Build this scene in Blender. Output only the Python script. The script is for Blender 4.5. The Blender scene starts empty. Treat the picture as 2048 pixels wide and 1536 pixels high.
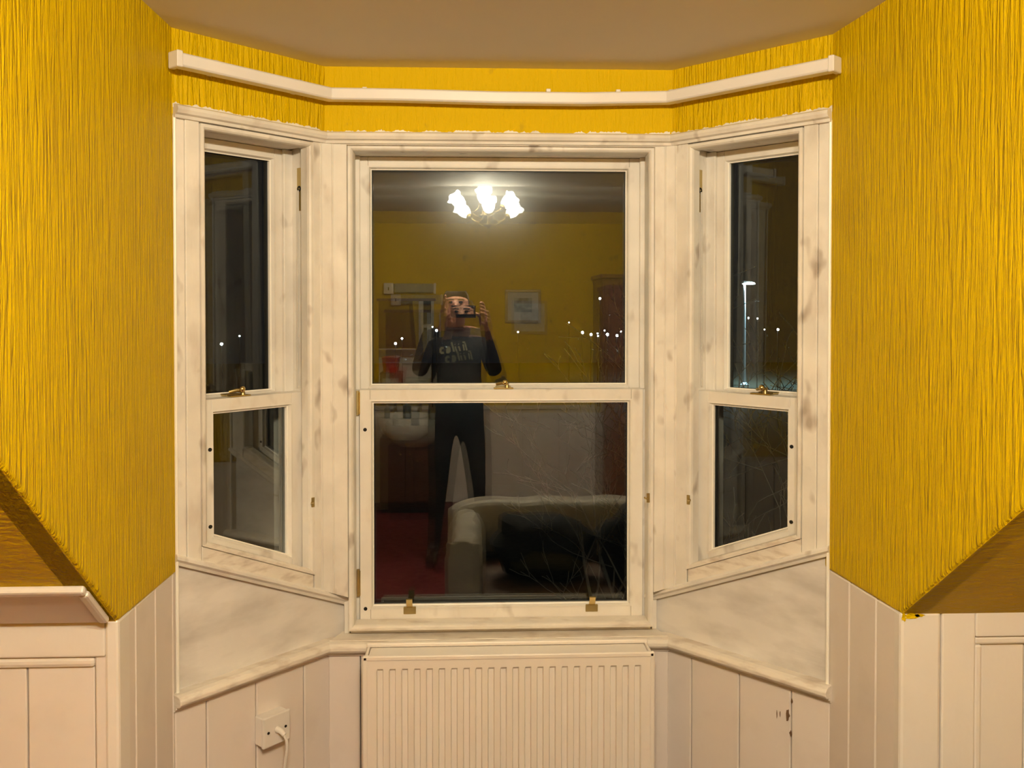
import bpy, bmesh, math, random
from mathutils import Vector, Matrix
random.seed(7)
D = bpy.data; SC = bpy.context.scene; COL = SC.collection

# ------------------------------------------------------------------ camera, world, exposure
F_PX, CAMY, CAMZ = 1860.0, -2.5575, 1.58
YAW, PITCH, HORIZON = math.radians(2.41), math.radians(-1.0), 615.0
CY = HORIZON - F_PX*math.tan(PITCH)
cam_d = D.cameras.new('camera'); cam = D.objects.new('camera', cam_d); COL.objects.link(cam)
cam.location = (0, CAMY, CAMZ); cam.rotation_euler = (math.radians(90)+PITCH, 0, -YAW)
cam_d.sensor_fit = 'HORIZONTAL'; cam_d.sensor_width = 36; cam_d.lens = F_PX/2048*36
cam_d.shift_y = -(768-CY)/2048*1.0; cam_d.clip_start = 0.002; cam_d.clip_end = 300
SC.camera = cam
W = D.worlds.new('night'); SC.world = W; W.use_nodes = True
W.node_tree.nodes['Background'].inputs[0].default_value = (0.0020, 0.0024, 0.0032, 1)
W.node_tree.nodes['Background'].inputs[1].default_value = 1.0
SC.view_settings.view_transform = 'Standard'; SC.view_settings.look = 'None'
SC.view_settings.gamma = 1; SC.view_settings.use_curve_mapping = False
SC.view_settings.exposure = 0.95
LAMP_COL = (1.0, 0.85, 0.605); LAMP_W = 60.0          # each of the three chandelier bulbs

# ------------------------------------------------------------------ pixel helpers (2048 x 1536 frame)
FW = Vector((math.sin(YAW)*math.cos(PITCH), math.cos(YAW)*math.cos(PITCH), math.sin(PITCH)))
RT = Vector((math.cos(YAW), -math.sin(YAW), 0)); UP = RT.cross(FW)
def ray(px, py): return FW + RT*((px-1024)/F_PX) - UP*((py-CY)/F_PX)
def onY(px, py, Y):
    d = ray(px, py); t = (Y-CAMY)/d.y; return Vector((d.x*t, Y, CAMZ+d.z*t))
def mir(px, py, Y, g):           # a point at depth Y of the room seen mirrored in a pane at depth g
    d = ray(px, py); s = (g-CAMY)+(g-Y); t = s/d.y; return Vector((d.x*t, Y, CAMZ+d.z*t))

# ------------------------------------------------------------------ materials
MATS = {}
def mat(name, col, rough=0.5, metal=0.0, dirt=None, dscale=6.0, damt=0.5, dlo=0.55, dhi=0.75, bump=0.0, bscale=(60,60,60), bdist=0.002, spec=0.5, dstretch=(1,1,1), var=0.0, fine=0.0, knots=0.0):
    m = D.materials.new(name); m.use_nodes = True; nt = m.node_tree; b = nt.nodes['Principled BSDF']
    b.inputs['Base Color'].default_value = (*col, 1); b.inputs['Roughness'].default_value = rough
    b.inputs['Metallic'].default_value = metal; b.inputs['Specular IOR Level'].default_value = spec
    tc = nt.nodes.new('ShaderNodeTexCoord')
    def noise(scale, det=4, stretch=(1,1,1)):
        mp = nt.nodes.new('ShaderNodeMapping'); mp.inputs['Scale'].default_value = stretch
        nt.links.new(tc.outputs['Object'], mp.inputs[0])
        n = nt.nodes.new('ShaderNodeTexNoise'); n.inputs['Scale'].default_value = scale; n.inputs['Detail'].default_value = det
        nt.links.new(mp.outputs[0], n.inputs['Vector']); return n
    cur = None
    if var:
        n = noise(9, 5); rp = nt.nodes.new('ShaderNodeMapRange')
        rp.inputs[1].default_value = .3; rp.inputs[2].default_value = .7; rp.inputs[3].default_value = 1-var; rp.inputs[4].default_value = 1+var*.4
        nt.links.new(n.outputs[0], rp.inputs[0])
        mx = nt.nodes.new('ShaderNodeMix'); mx.data_type = 'RGBA'; mx.blend_type = 'MULTIPLY'; mx.inputs[0].default_value = 1
        mx.inputs[6].default_value = (*col, 1); nt.links.new(rp.outputs[0], mx.inputs[7]); cur = mx.outputs[2]
    if dirt:
        n = noise(dscale, 5, dstretch); rp = nt.nodes.new('ShaderNodeMapRange')
        rp.inputs[1].default_value = dlo; rp.inputs[2].default_value = dhi; rp.inputs[3].default_value = 0; rp.inputs[4].default_value = damt
        nt.links.new(n.outputs[0], rp.inputs[0])
        mx = nt.nodes.new('ShaderNodeMix'); mx.data_type = 'RGBA'; nt.links.new(rp.outputs[0], mx.inputs[0])
        if cur: nt.links.new(cur, mx.inputs[6])
        else: mx.inputs[6].default_value = (*col, 1)
        mx.inputs[7].default_value = (*dirt, 1); cur = mx.outputs[2]
    if knots:
        n = noise(17, 2, (1,1,.55)); rp = nt.nodes.new('ShaderNodeMapRange')
        rp.inputs[1].default_value = .63; rp.inputs[2].default_value = .74; rp.inputs[3].default_value = 0; rp.inputs[4].default_value = knots
        nt.links.new(n.outputs[0], rp.inputs[0])
        mx = nt.nodes.new('ShaderNodeMix'); mx.data_type = 'RGBA'; nt.links.new(rp.outputs[0], mx.inputs[0]); nt.links.new(cur, mx.inputs[6])
        mx.inputs[7].default_value = (.34,.28,.23,1); cur = mx.outputs[2]
    if cur: nt.links.new(cur, b.inputs['Base Color'])
    if bump:
        n = noise(1.0, 3, bscale); bp = nt.nodes.new('ShaderNodeBump'); bp.inputs['Strength'].default_value = bump
        bp.inputs['Distance'].default_value = bdist; nt.links.new(n.outputs[0], bp.inputs['Height'])
        if fine:
            n2 = noise(330, 2, (1,1,.45)); b2 = nt.nodes.new('ShaderNodeBump'); b2.inputs['Strength'].default_value = fine; b2.inputs['Distance'].default_value = .002
            n.inputs['Distortion'].default_value = .6
            nt.links.new(n2.outputs[0], b2.inputs['Height']); nt.links.new(bp.outputs[0], b2.inputs['Normal']); bp = b2
        nt.links.new(bp.outputs[0], b.inputs['Normal'])
    MATS[name] = m; return m
WHITE = (0.80, 0.76, 0.70)
mat('yellow_paper', (0.67, 0.45, 0.0005), 0.5, spec=.10, dirt=(0.50,0.32,0.002), dscale=5, damt=.4, bump=1.0, bscale=(125,125,8), bdist=0.010, fine=.6)
mat('yellow_paper_soft', (0.67, 0.45, 0.0005), 0.62, spec=.10, dirt=(0.20,0.14,0.03), dscale=14, damt=.6, dlo=.64, dhi=.76, dstretch=(1.5,1.5,.7), bump=.8, bscale=(120,120,14), bdist=0.004, fine=.5)
mat('yellow_slope', (0.67,0.45,0.0005), 0.5, spec=.10, bump=1.0, bscale=(40,90,90), bdist=0.006, fine=.4, var=.05)
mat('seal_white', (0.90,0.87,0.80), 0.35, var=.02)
mat('chip_brown', (0.17,0.09,0.045), 0.7, var=.3)
mat('wood_paint', WHITE, 0.50, dirt=(0.50,0.43,0.37), dscale=15, damt=.5, dlo=.56, dhi=.74, dstretch=(1,1,.38), bump=.25, bscale=(180,180,20), bdist=0.001, var=.14, knots=.8)
mat('sash_paint', WHITE, 0.48, dirt=(0.60,0.52,0.44), dscale=22, damt=.4, dlo=.58, dhi=.76, dstretch=(1,1,.4), bump=.2, bscale=(160,160,30), bdist=0.001, var=.08, knots=.5)
mat('sill_paint', (0.80,0.74,0.66), 0.5, dirt=(0.42,0.33,0.26), dscale=20, damt=.55, dlo=.5, dhi=.68, dstretch=(.5,1,3), bump=.4, bscale=(20,60,120), bdist=0.002, var=.08)
mat('panel_paint', (0.76,0.73,0.70), 0.6, dirt=(0.45,0.42,0.39), dscale=6, damt=.85, dlo=.42, dhi=.72, dstretch=(.8,.8,2.2), bump=.3, bscale=(14,14,160), bdist=0.001, var=.06)
mat('gloss_white', (0.80,0.75,0.70), 0.30, bump=.25, bscale=(30,30,14), bdist=0.004, dirt=(0.66,0.58,0.50), dscale=3, damt=.4)
mat('board_white', (0.78,0.71,0.66), 0.42, bump=.2, bscale=(40,40,6), bdist=0.0015, dirt=(0.60,0.52,0.46), dscale=7, damt=.4, dlo=.55, dhi=.8)
mat('ceiling_paint', (0.74,0.69,0.62), 0.8, bump=.15, bscale=(40,40,40), bdist=0.001, dirt=(0.66,0.61,0.54), dscale=2, damt=.4)
mat('radiator_enamel', (0.82,0.755,0.69), 0.35, dirt=(0.6,0.5,0.42), dscale=30, damt=.4, dlo=.7, dhi=.8)
mat('rail_plastic', (0.78,0.74,0.70), 0.35, var=.03)
mat('plastic_white', (0.78,0.74,0.70), 0.35, var=.03)
mat('brass', (0.74,0.58,0.26), 0.22, metal=1.0, var=.15)
mat('brass_dull', (0.50,0.39,0.17), 0.38, metal=1.0, var=.2)
mat('black_hole', (0.004,0.003,0.003), 0.8, var=.1)
mat('carpet', (0.14,0.012,0.014), 0.95, bump=.6, bscale=(220,220,220), bdist=0.004, var=.2)
mat('dark_wood', (0.085,0.035,0.016), 0.40, dirt=(0.04,0.015,0.008), dscale=5, damt=.6, dstretch=(6,6,.5))
mat('mid_wood', (0.20,0.085,0.035), 0.4, dirt=(0.10,0.04,0.015), dscale=5, damt=.6, dstretch=(6,6,.5))
mat('ceramic', (0.80,0.80,0.76), 0.12, var=.03)
mat('chrome', (0.75,0.75,0.76), 0.15, metal=1.0, var=.05)
mat('mirror_glass', (0.85,0.87,0.86), 0.01, metal=1.0, var=.01)
mat('throw_cloth', (0.62,0.58,0.52), 0.95, bump=.5, bscale=(150,150,150), bdist=0.003, var=.1)
mat('sofa_cloth', (0.16,0.10,0.07), 0.9, bump=.4, bscale=(160,160,160), bdist=0.002, var=.15)
mat('dark_cloth', (0.012,0.012,0.015), 0.9, bump=.4, bscale=(90,90,90), bdist=0.003, var=.3)
mat('olive_cloth', (0.06,0.05,0.015), 0.9, bump=.4, bscale=(90,90,90), bdist=0.003, var=.3)
mat('black_shirt', (0.010,0.010,0.012), 0.85, bump=.4, bscale=(50,50,30), bdist=0.004, var=.3)
mat('black_jeans', (0.012,0.013,0.017), 0.85, bump=.4, bscale=(60,60,30), bdist=0.004, var=.3)
mat('skin', (0.56,0.27,0.18), 0.5, var=.1)
mat('hair', (0.06,0.045,0.035), 0.7, var=.2)
mat('eye_dark', (0.03,0.02,0.015), 0.2, var=.1)
mat('lips', (0.36,0.12,0.09), 0.5, var=.1)
mat('shirt_print', (0.26,0.24,0.14), 0.7, var=.1)
mat('phone_black', (0.01,0.01,0.012), 0.15, var=.1)
mat('lens_glass', (0.02,0.02,0.03), 0.03, var=.1)
mat('frame_gilt', (0.42,0.30,0.13), 0.35, metal=.7, var=.15)
mat('mount_card', (0.60,0.60,0.58), 0.8, var=.04)
mat('red_plastic', (0.55,0.02,0.02), 0.35, var=.1)
mat('brown_card', (0.22,0.12,0.06), 0.7, dirt=(0.5,0.4,0.2), dscale=20, damt=.6)
mat('pale_card', (0.50,0.52,0.42), 0.6, dirt=(0.25,0.3,0.2), dscale=18, damt=.5)
mat('blue_plastic', (0.05,0.10,0.16), 0.3, var=.2)
mat('clear_plastic', (0.30,0.32,0.30), 0.15, var=.1)
mat('bark', (0.34,0.32,0.27), 0.9, bump=.4, bscale=(40,40,40), bdist=0.004, var=.2)
mat('pole_paint', (0.75,0.80,0.82), 0.5, var=.04)
mat('ground_dark', (0.05,0.055,0.035), 0.95, var=.3)
mat('render_wall', (0.25,0.24,0.22), 0.9, var=.1)
def print_mat():
    m = D.materials.new('picture_print'); m.use_nodes = True; nt = m.node_tree; b = nt.nodes['Principled BSDF']
    tc = nt.nodes.new('ShaderNodeTexCoord'); n = nt.nodes.new('ShaderNodeTexNoise'); n.inputs['Scale'].default_value = 22; n.inputs['Detail'].default_value = 5
    r = nt.nodes.new('ShaderNodeValToRGB'); r.color_ramp.elements[0].position = .35; r.color_ramp.elements[1].position = .65
    r.color_ramp.elements[0].color = (0.06,0.10,0.13,1); r.color_ramp.elements[1].color = (0.42,0.47,0.47,1)
    nt.links.new(tc.outputs['Object'], n.inputs[0]); nt.links.new(n.outputs[0], r.inputs[0]); nt.links.new(r.outputs[0], b.inputs['Base Color'])
    MATS['picture_print'] = m
print_mat()
def glass_mat(name, ior, tint):
    m = D.materials.new(name); m.use_nodes = True; nt = m.node_tree; nt.nodes.remove(nt.nodes['Principled BSDF']); out = nt.nodes['Material Output']
    tr = nt.nodes.new('ShaderNodeBsdfTransparent'); tr.inputs[0].default_value = (.93,.96,.95,1)
    g1 = nt.nodes.new('ShaderNodeBsdfGlossy'); g1.inputs['Color'].default_value = (*tint,1); g1.inputs['Roughness'].default_value = 0.0
    g2 = nt.nodes.new('ShaderNodeBsdfGlossy'); g2.inputs['Color'].default_value = (*tint,1); g2.inputs['Roughness'].default_value = 0.16
    mg = nt.nodes.new('ShaderNodeMixShader'); mg.inputs[0].default_value = .03
    nt.links.new(g1.outputs[0], mg.inputs[1]); nt.links.new(g2.outputs[0], mg.inputs[2])
    fr = nt.nodes.new('ShaderNodeFresnel'); fr.inputs['IOR'].default_value = ior
    mx = nt.nodes.new('ShaderNodeMixShader'); nt.links.new(fr.outputs[0], mx.inputs[0])
    nt.links.new(tr.outputs[0], mx.inputs[1]); nt.links.new(mg.outputs[0], mx.inputs[2]); nt.links.new(mx.outputs[0], out.inputs[0])
    MATS[name] = m
glass_mat('pane_glass', 2.0, (.90,.97,1.0)); glass_mat('pane_glass_outer', 1.85, (.90,.97,1.0))
glass_mat('clear_pane', 1.55, (.90,.97,1.0)); glass_mat('clear_pane_outer', 1.45, (.90,.97,1.0))
def emit(name, col, s):
    m = D.materials.new(name); m.use_nodes = True; nt = m.node_tree; b = nt.nodes['Principled BSDF']
    b.inputs['Base Color'].default_value = (*col,1); b.inputs['Emission Color'].default_value = (*col,1); b.inputs['Emission Strength'].default_value = s
    MATS[name] = m; return m
emit('street_light', (0.80,0.93,1.0), 60.0); emit('bulb', (1.0,0.9,0.78), 60.0)
def shade_mat():
    m = D.materials.new('lamp_glass'); m.use_nodes = True; nt = m.node_tree; nt.nodes.remove(nt.nodes['Principled BSDF']); out = nt.nodes['Material Output']
    e = nt.nodes.new('ShaderNodeEmission'); e.inputs[0].default_value = (1.0,.92,.78,1); e.inputs[1].default_value = 20.0
    t = nt.nodes.new('ShaderNodeBsdfTransparent'); mx = nt.nodes.new('ShaderNodeMixShader'); mx.inputs[0].default_value = .45
    nt.links.new(t.outputs[0], mx.inputs[1]); nt.links.new(e.outputs[0], mx.inputs[2]); nt.links.new(mx.outputs[0], out.inputs[0]); MATS['lamp_glass'] = m
shade_mat()

# ------------------------------------------------------------------ object helpers
ORG = {}
def empty(name, loc, label=None, cat=None, group=None, kind=None, parent=None):
    o = D.objects.new(name, None); COL.objects.link(o); o.empty_display_size = .05
    loc = Vector(loc)
    if parent: o.parent = parent; o.location = loc-ORG[parent]
    else: o.location = loc
    ORG[o] = loc; tag(o, label, cat, group, kind); return o
def tag(o, label=None, cat=None, group=None, kind=None):
    if label: o['label'] = label
    if cat: o['category'] = cat
    if group: o['group'] = group
    if kind: o['kind'] = kind
    return o
class MB:
    def __init__(s): s.v = []; s.f = []
    def add(s, vs, fs):
        k = len(s.v); s.v += [Vector(p) for p in vs]; s.f += [tuple(i+k for i in f) for f in fs]; return s
    def hexa(s, p):      # 8 points: bottom ring 0-3, top ring 4-7
        return s.add(p, [(3,2,1,0),(4,5,6,7),(0,1,5,4),(1,2,6,5),(2,3,7,6),(3,0,4,7)])
    def box(s, x0, x1, y0, y1, z0, z1):
        return s.hexa([(x0,y0,z0),(x1,y0,z0),(x1,y1,z0),(x0,y1,z0),(x0,y0,z1),(x1,y0,z1),(x1,y1,z1),(x0,y1,z1)])
    def wbox(s, T, u0, u1, w0, w1, z0, z1):   # box in a wall frame; z0/z1 numbers or functions of u
        f = z0 if callable(z0) else (lambda u: z0); g = z1 if callable(z1) else (lambda u: z1)
        return s.hexa([T(u0,w0,f(u0)),T(u1,w0,f(u1)),T(u1,w1,f(u1)),T(u0,w1,f(u0)),T(u0,w0,g(u0)),T(u1,w0,g(u1)),T(u1,w1,g(u1)),T(u0,w1,g(u0))])
    def sweep(s, rings, close_ends=True):      # rings: lists of points (closed profile)
        n = len(rings[0]); k = len(s.v)
        for r in rings: s.v += [Vector(p) for p in r]
        for i in range(len(rings)-1):
            for j in range(n):
                a = k+i*n+j; b = k+i*n+(j+1)%n; s.f.append((a, b, b+n, a+n))
        if close_ends:
            s.f.append(tuple(k+j for j in reversed(range(n)))); e = k+(len(rings)-1)*n; s.f.append(tuple(e+j for j in range(n)))
        return s
    def prism(s, poly, d):                     # polygon extruded by vector d
        d = Vector(d); return s.sweep([[Vector(p) for p in poly], [Vector(p)+d for p in poly]])
    def tube(s, pts, r, n=8, caps=True):
        pts = [Vector(p) for p in pts]; rings = []; rr = r if isinstance(r, (list,tuple)) else [r]*len(pts)
        ref = Vector((0,0,1))
        for i, p in enumerate(pts):
            t = (pts[min(i+1,len(pts)-1)]-pts[max(i-1,0)]).normalized()
            a = t.cross(ref) if abs(t.dot(ref)) < .95 else t.cross(Vector((1,0,0)))
            a.normalize(); b = t.cross(a)
            rings.append([p+a*(rr[i]*math.cos(2*math.pi*j/n))+b*(rr[i]*math.sin(2*math.pi*j/n)) for j in range(n)])
        return s.sweep(rings, caps)
    def lathe(s, c, prof, n=20, axis=(0,0,1), caps=False, ripple=0.0, lobes=6):
        ax = Vector(axis).normalized(); a = ax.cross(Vector((0,1,0))) if abs(ax.y) < .9 else ax.cross(Vector((1,0,0)))
        a.normalize(); b = ax.cross(a); c = Vector(c); rings = []
        for i, (r, h) in enumerate(prof):
            q = ripple*(i/(len(prof)-1))**2
            rings.append([c+ax*(h+q*.5*math.cos(lobes*2*math.pi*j/n))+(a*math.cos(2*math.pi*j/n)+b*math.sin(2*math.pi*j/n))*(r*(1+q*6*math.cos(lobes*2*math.pi*j/n))) for j in range(n)])
        return s.sweep(rings, caps)
    def sphere(s, c, r, n=12, m=8):
        rx, ry, rz = r if isinstance(r, (tuple,list)) else (r,r,r); c = Vector(c)
        rings = [[c+Vector((rx*math.sin(math.pi*i/m)*math.cos(2*math.pi*j/n), ry*math.sin(math.pi*i/m)*math.sin(2*math.pi*j/n), -rz*math.cos(math.pi*i/m))) for j in range(n)] for i in range(1,m)]
        k = len(s.v); s.sweep(rings, False); L = len(s.v); s.v += [c+Vector((0,0,-rz)), c+Vector((0,0,rz))]
        for j in range(n):
            s.f.append((L, k+(j+1)%n, k+j)); e = k+(m-2)*n; s.f.append((L+1, e+j, e+(j+1)%n))
        return s
    def build(s, name, m, parent=None, bevel=0.0, seg=1, smooth=False, origin=None, label=None, cat=None, group=None, kind=None, angle=35):
        if parent is not None: org = ORG[parent]
        elif origin is not None: org = Vector(origin)
        else:
            xs=[p.x for p in s.v]; ys=[p.y for p in s.v]; zs=[p.z for p in s.v]; org = Vector(((min(xs)+max(xs))/2,(min(ys)+max(ys))/2,min(zs)))
        me = D.meshes.new(name); bm = bmesh.new(); vs = [bm.verts.new(p-org) for p in s.v]
        for f in s.f:
            try: bm.faces.new([vs[i] for i in f])
            except ValueError: pass
        bmesh.ops.recalc_face_normals(bm, faces=bm.faces[:])
        if bevel:
            es = [e for e in bm.edges if len(e.link_faces) == 2 and e.calc_face_angle(0) > math.radians(angle)]
            bmesh.ops.bevel(bm, geom=es, offset=bevel, segments=seg, profile=.5, affect='EDGES', clamp_overlap=True)
        bm.to_mesh(me); bm.free()
        if smooth:
            for p in me.polygons: p.use_smooth = True
            try: me.set_sharp_from_angle(angle=math.radians(40))
            except Exception: pass
        if m: me.materials.append(MATS[m])
        o = D.objects.new(name, me); COL.objects.link(o)
        if parent is not None: o.parent = parent
        else: o.location = org
        ORG[o] = org; tag(o, label, cat, group, kind); return o

# ------------------------------------------------------------------ wall frames of the bay
XL, XR, TH = -0.402, 0.550, math.radians(41.69)
Q = 1.1625; KU = 1.0815; WS = 1.10        # slope run per rise, length and depth units of the bay walls
T22 = math.tan((math.pi/2-TH)/2)
def TL(u, w, z):
    u, w = u*KU, w*WS; return Vector((XL-u*math.sin(TH)+w*math.cos(TH), -u*math.cos(TH)-w*math.sin(TH), z))
def TR(u, w, z):
    u, w = u*KU, w*WS; return Vector((XR+u*math.sin(TH)-w*math.cos(TH), -u*math.cos(TH)-w*math.sin(TH), z))
def TC(u, w, z): return Vector((u, -w*WS, z))
UL, UR = 0.4185, 0.4345
CEIL, HEADZ, DADO = 2.235, 2.030, 0.622
def bay_sweep(mb, prof, uL=UL, uR=UR, mids=()):
    """profile of (w,z) swept round the three walls, mitred at the corners; mids = (X, dz) stations on the middle wall"""
    rings = [[TL(uL,w,z) for w,z in prof], [Vector((XL+w*WS*T22,-w*WS,z)) for w,z in prof]]
    for X, dz in mids: rings.append([Vector((X,-w*WS,z+dz)) for w,z in prof])
    rings += [[Vector((XR-w*WS*T22,-w*WS,z)) for w,z in prof], [TR(uR,w,z) for w,z in prof]]
    return mb.sweep(rings)
SLOPE = 0.465
def sill_line(base): return lambda u: base+SLOPE*u

# ================================================================== STRUCTURE
LCX = -0.704; LEND = TL(UL,0,0); REND = TR(UR,0,0)
KL, KR = -0.590*Q, -0.578*Q          # knee wall planes left / right
KZ = 0.955; CEIL2 = 2.37; BACK = -4.82; XW0, XW1 = -2.3, 2.5
def RX(Y): return REND.x + (REND.y-Y)*math.tan(math.radians(5))/Q   # right cheek, slightly splayed
YC = KL-(CEIL-KZ)*Q; YCR = KR-(CEIL-KZ+.012)*1.08*Q; YT = KL-(CEIL2-KZ)*Q                             # where the 45 degree slope meets the two ceilings
S = dict(kind='structure')
m = MB(); m.box(XW0, XW1, BACK, 0.0, -.06, 0); m.build('floor', 'carpet', label='dark red carpeted floor of the attic room', **S)
# yellow fascia above the windows, one object for each bay wall
def yellow_fascia(name, T, u0, u1, mt, poly=None):
    m = MB(); m.wbox(T, u0, u1, -.10, 0, 2.035, CEIL+.02); m.build(name, mt, **S)
yellow_fascia('wall_bay_left', TL, -.0, UL+.03, 'yellow_paper'); yellow_fascia('wall_bay_right', TR, -.0, UR+.03, 'yellow_paper')
yellow_fascia('wall_bay_centre', TC, XL-.02, XR+.02, 'yellow_paper_soft')
# ceilings
m = MB(); m.prism([(LCX-.1,YC,CEIL),(RX(YC)+.1,YC,CEIL),(RX(-.3)+.1,-.25,CEIL),(XR+.1,.12,CEIL),(XL-.1,.12,CEIL),(LCX-.1,-.25,CEIL)], (0,0,.05)); m.build('ceiling_bay', 'ceiling_paint', **S)
m = MB(); m.box(XW0, XW1, BACK, YT, CEIL2, CEIL2+.06); m.build('ceiling', 'ceiling_paint', **S)
m = MB(); m.prism([(LCX-.001,YC,CEIL),(LCX-.001,YT,CEIL2),(LCX-.001,YT,CEIL2+.08),(LCX-.001,YC+.0,CEIL+.08)], (RX(YC)-LCX+.002,0,0)); m.build('ceiling_slope_centre', 'ceiling_paint', **S)
# cheeks of the dormer: yellow above, boarding below
m = MB(); m.prism([(LCX,LEND.y+.03,KZ-.005),(LCX,KL,KZ),(LCX,YC,CEIL),(LCX,LEND.y+.03,CEIL+.02)], (-.06,0,0)); m.build('wall_left', 'yellow_paper', bevel=.008, seg=3, **S)
m = MB(); p = [(RX(y),y,z) for y,z in ((REND.y+.03,KZ-.012),(KR,KZ-.012),(YCR,CEIL),(REND.y+.03,CEIL+.02))]
m.prism(p, (.06,0,0)); m.build('wall_right', 'yellow_paper', bevel=.008, seg=3, **S)
# sloped ceilings either side
for nm, x0, x1, k, kz, q in (('ceiling_slope_left', XW0, LCX-.006, KL, KZ, Q), ('ceiling_slope_right', RX(KR)+.004, XW1, KR, KZ-.012, 1.08*Q)):
    m = MB(); yt = k-(CEIL2-kz)*q; xr = (RX(yt)-RX(k)) if 'right' in nm else 0
    f = [(x0,k,kz),(x0+xr,yt,CEIL2),(x0+xr,yt+.06,CEIL2+.06),(x0,k+.09,kz)]
    m.sweep([f, [(x1,y,z) for x,y,z in f]]); m.build(nm, 'yellow_slope', **S)
# cheek boarding
wb = empty('wall_boarding_left', (LCX, -.44, 0), 'white boarded lower wall of the left window cheek', None, **S)
ys = [KL+.004, -.508*Q, -.404*Q, -.302*Q, LEND.y+.06]
for a, b in zip(ys, ys[1:]):
    m = MB(); m.box(LCX-.05, LCX-.002, a+.0016, b-.0016, 0, KZ); m.build('board', 'board_white', wb, bevel=.003)
wb = empty('wall_boarding_right', (REND.x, -.44, 0), 'white boarded lower wall of the right window cheek', None, **S)
ys = [KR+.006, -.49*Q, -.385*Q, REND.y+.06]
for a, b in zip(ys, ys[1:]):
    m = MB(); a2, b2 = a+.0016, b-.0016; m.hexa([(RX(a2)+.002,a2,0),(RX(a2)+.05,a2,0),(RX(b2)+.05,b2,0),(RX(b2)+.002,b2,0)]+[(RX(a2)+.002,a2,KZ-.012),(RX(a2)+.05,a2,KZ-.012),(RX(b2)+.05,b2,KZ-.012),(RX(b2)+.002,b2,KZ-.012)])
    m.build('board', 'board_white', wb, bevel=.003)
# knee walls: left
kw = empty('wall_knee_left', (-1.2, KL, 0), 'white panelled knee wall below the left slope', None, **S)
def kbox(nm, x0, x1, z0, z1, y0, y1, bev=.004, mt='gloss_white', par=None):
    m = MB(); m.box(x0, x1, y0, y1, z0, z1); return m.build(nm, mt, par or kw, bevel=bev, seg=2)
kbox('corner_post', LCX-.028, LCX-.0, 0, KZ+.004, KL-.002, KL+.06, .006)
kbox('top_rail', XW0, LCX-.028, .884, KZ+.002, KL, KL+.06)
kbox('panel_moulding', XW0, LCX-.050, .860, .884, KL+.006, KL+.06, .009)
kbox('panel_moulding', LCX-.052, LCX-.028, 0, .884, KL+.006, KL+.06, .009)
xs = [LCX-.053, onY(47,1400,KL).x, -1.02, -1.24, -1.5, -1.8, XW0]
for a, b in zip(xs, xs[1:]): kbox('board', b+.0015, a-.0015, 0, .861, KL+.016, KL+.05, .003, 'board_white')
# hatch panel lying on the slope above the knee wall
def SL(x, s, h):
    s *= 1.084; return Vector((x, KL-s*.758-h*.652, KZ+s*.652-h*.758))   # slope coordinates
hp = empty('slope_hatch', SL(-1.2,0,0), 'white framed hatch panel on the yellow slope above the knee wall', 'hatch panel')
def sbox(nm, x0, x1, s0, s1, h0, h1, mt='gloss_white', bev=.004):
    m = MB(); m.hexa([SL(x0,s0,h0),SL(x1,s0,h0),SL(x1,s1,h0),SL(x0,s1,h0),SL(x0,s0,h1),SL(x1,s0,h1),SL(x1,s1,h1),SL(x0,s1,h1)]); m.build(nm, mt, hp, bevel=bev, seg=2)
sbox('panel', -1.95, LCX-.028, .012, .140, .001, .008, 'board_white')
sbox('top_moulding', -1.98, LCX-.012, .142, .160, .0, .015, bev=.005)
sbox('side_moulding', LCX-.030, LCX-.010, .020, .141, .0, .014, bev=.006)
sbox('bead', -1.95, LCX-.036, .132, .141, .0, .011, bev=.003)
# right knee wall
kw = empty('wall_knee_right', (1.6, KR, 0), 'white panelled knee wall below the right slope', None, **S)
x0 = RX(KR); zt = KZ-.012
s1 = onY(1882,1400,KR).x; s2 = onY(1962,1400,KR).x
kbox('corner_post', x0, s1-.001, 0, zt+.004, KR-.002, KR+.06, .007)
kbox('stile', s1+.001, s2-.012, 0, zt+.002, KR, KR+.06, .004)
zr = onY(2000,1285,KR).z
kbox('top_rail', s2-.012, XW1, zr+.012, zt+.002, KR, KR+.06, .003)
kbox('panel_moulding', s2-.012, XW1, zr-.006, zr+.011, KR+.005, KR+.06, .005)
kbox('panel_moulding', s2-.012, s2+.005, 0, zr-.006, KR+.005, KR+.06, .005)
xs = [s2+.006, 1.16, 1.36, 1.56, 1.9, 2.2, XW1]
for a, b in zip(xs, xs[1:]): kbox('board', a+.001, b-.001, 0, zr-.005, KR+.014, KR+.05, .003, 'gloss_white')
# tongue and groove boarding under the three bay walls
def boarding(name, label, T, us, w=0.0):
    wb = empty(name, T((us[0]+us[-1])/2, 0, 0), label, None, **S)
    for a, b in zip(us, us[1:]):
        m = MB(); m.wbox(T, a+.0013, b-.0013, -.05, w, 0, DADO+.004); m.build('board', 'board_white', wb, bevel=.0028)
boarding('wall_dado_left', 'white boarded wall under the left bay window', TL, [-.012,.071,.211,.343,UL+.004])
boarding('wall_dado_right', 'white boarded wall under the right bay window', TR, [-.012,.064,.203,.341,UR+.004])
boarding('wall_dado_centre', 'white boarded wall behind the radiator', TC, [XL+.004,-.31,-.18,-.05,.08,.21,.34,.47,XR-.004])
# bare painted panels between sill and dado rail
for nm, T, ue in (('wall_panel_left', TL, UL), ('wall_panel_right', TR, UR)):
    m = MB(); m.wbox(T, -.082, ue+.002, -.06, -.014, .64, sill_line(.797)); m.build(nm, 'panel_paint', **S)
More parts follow.
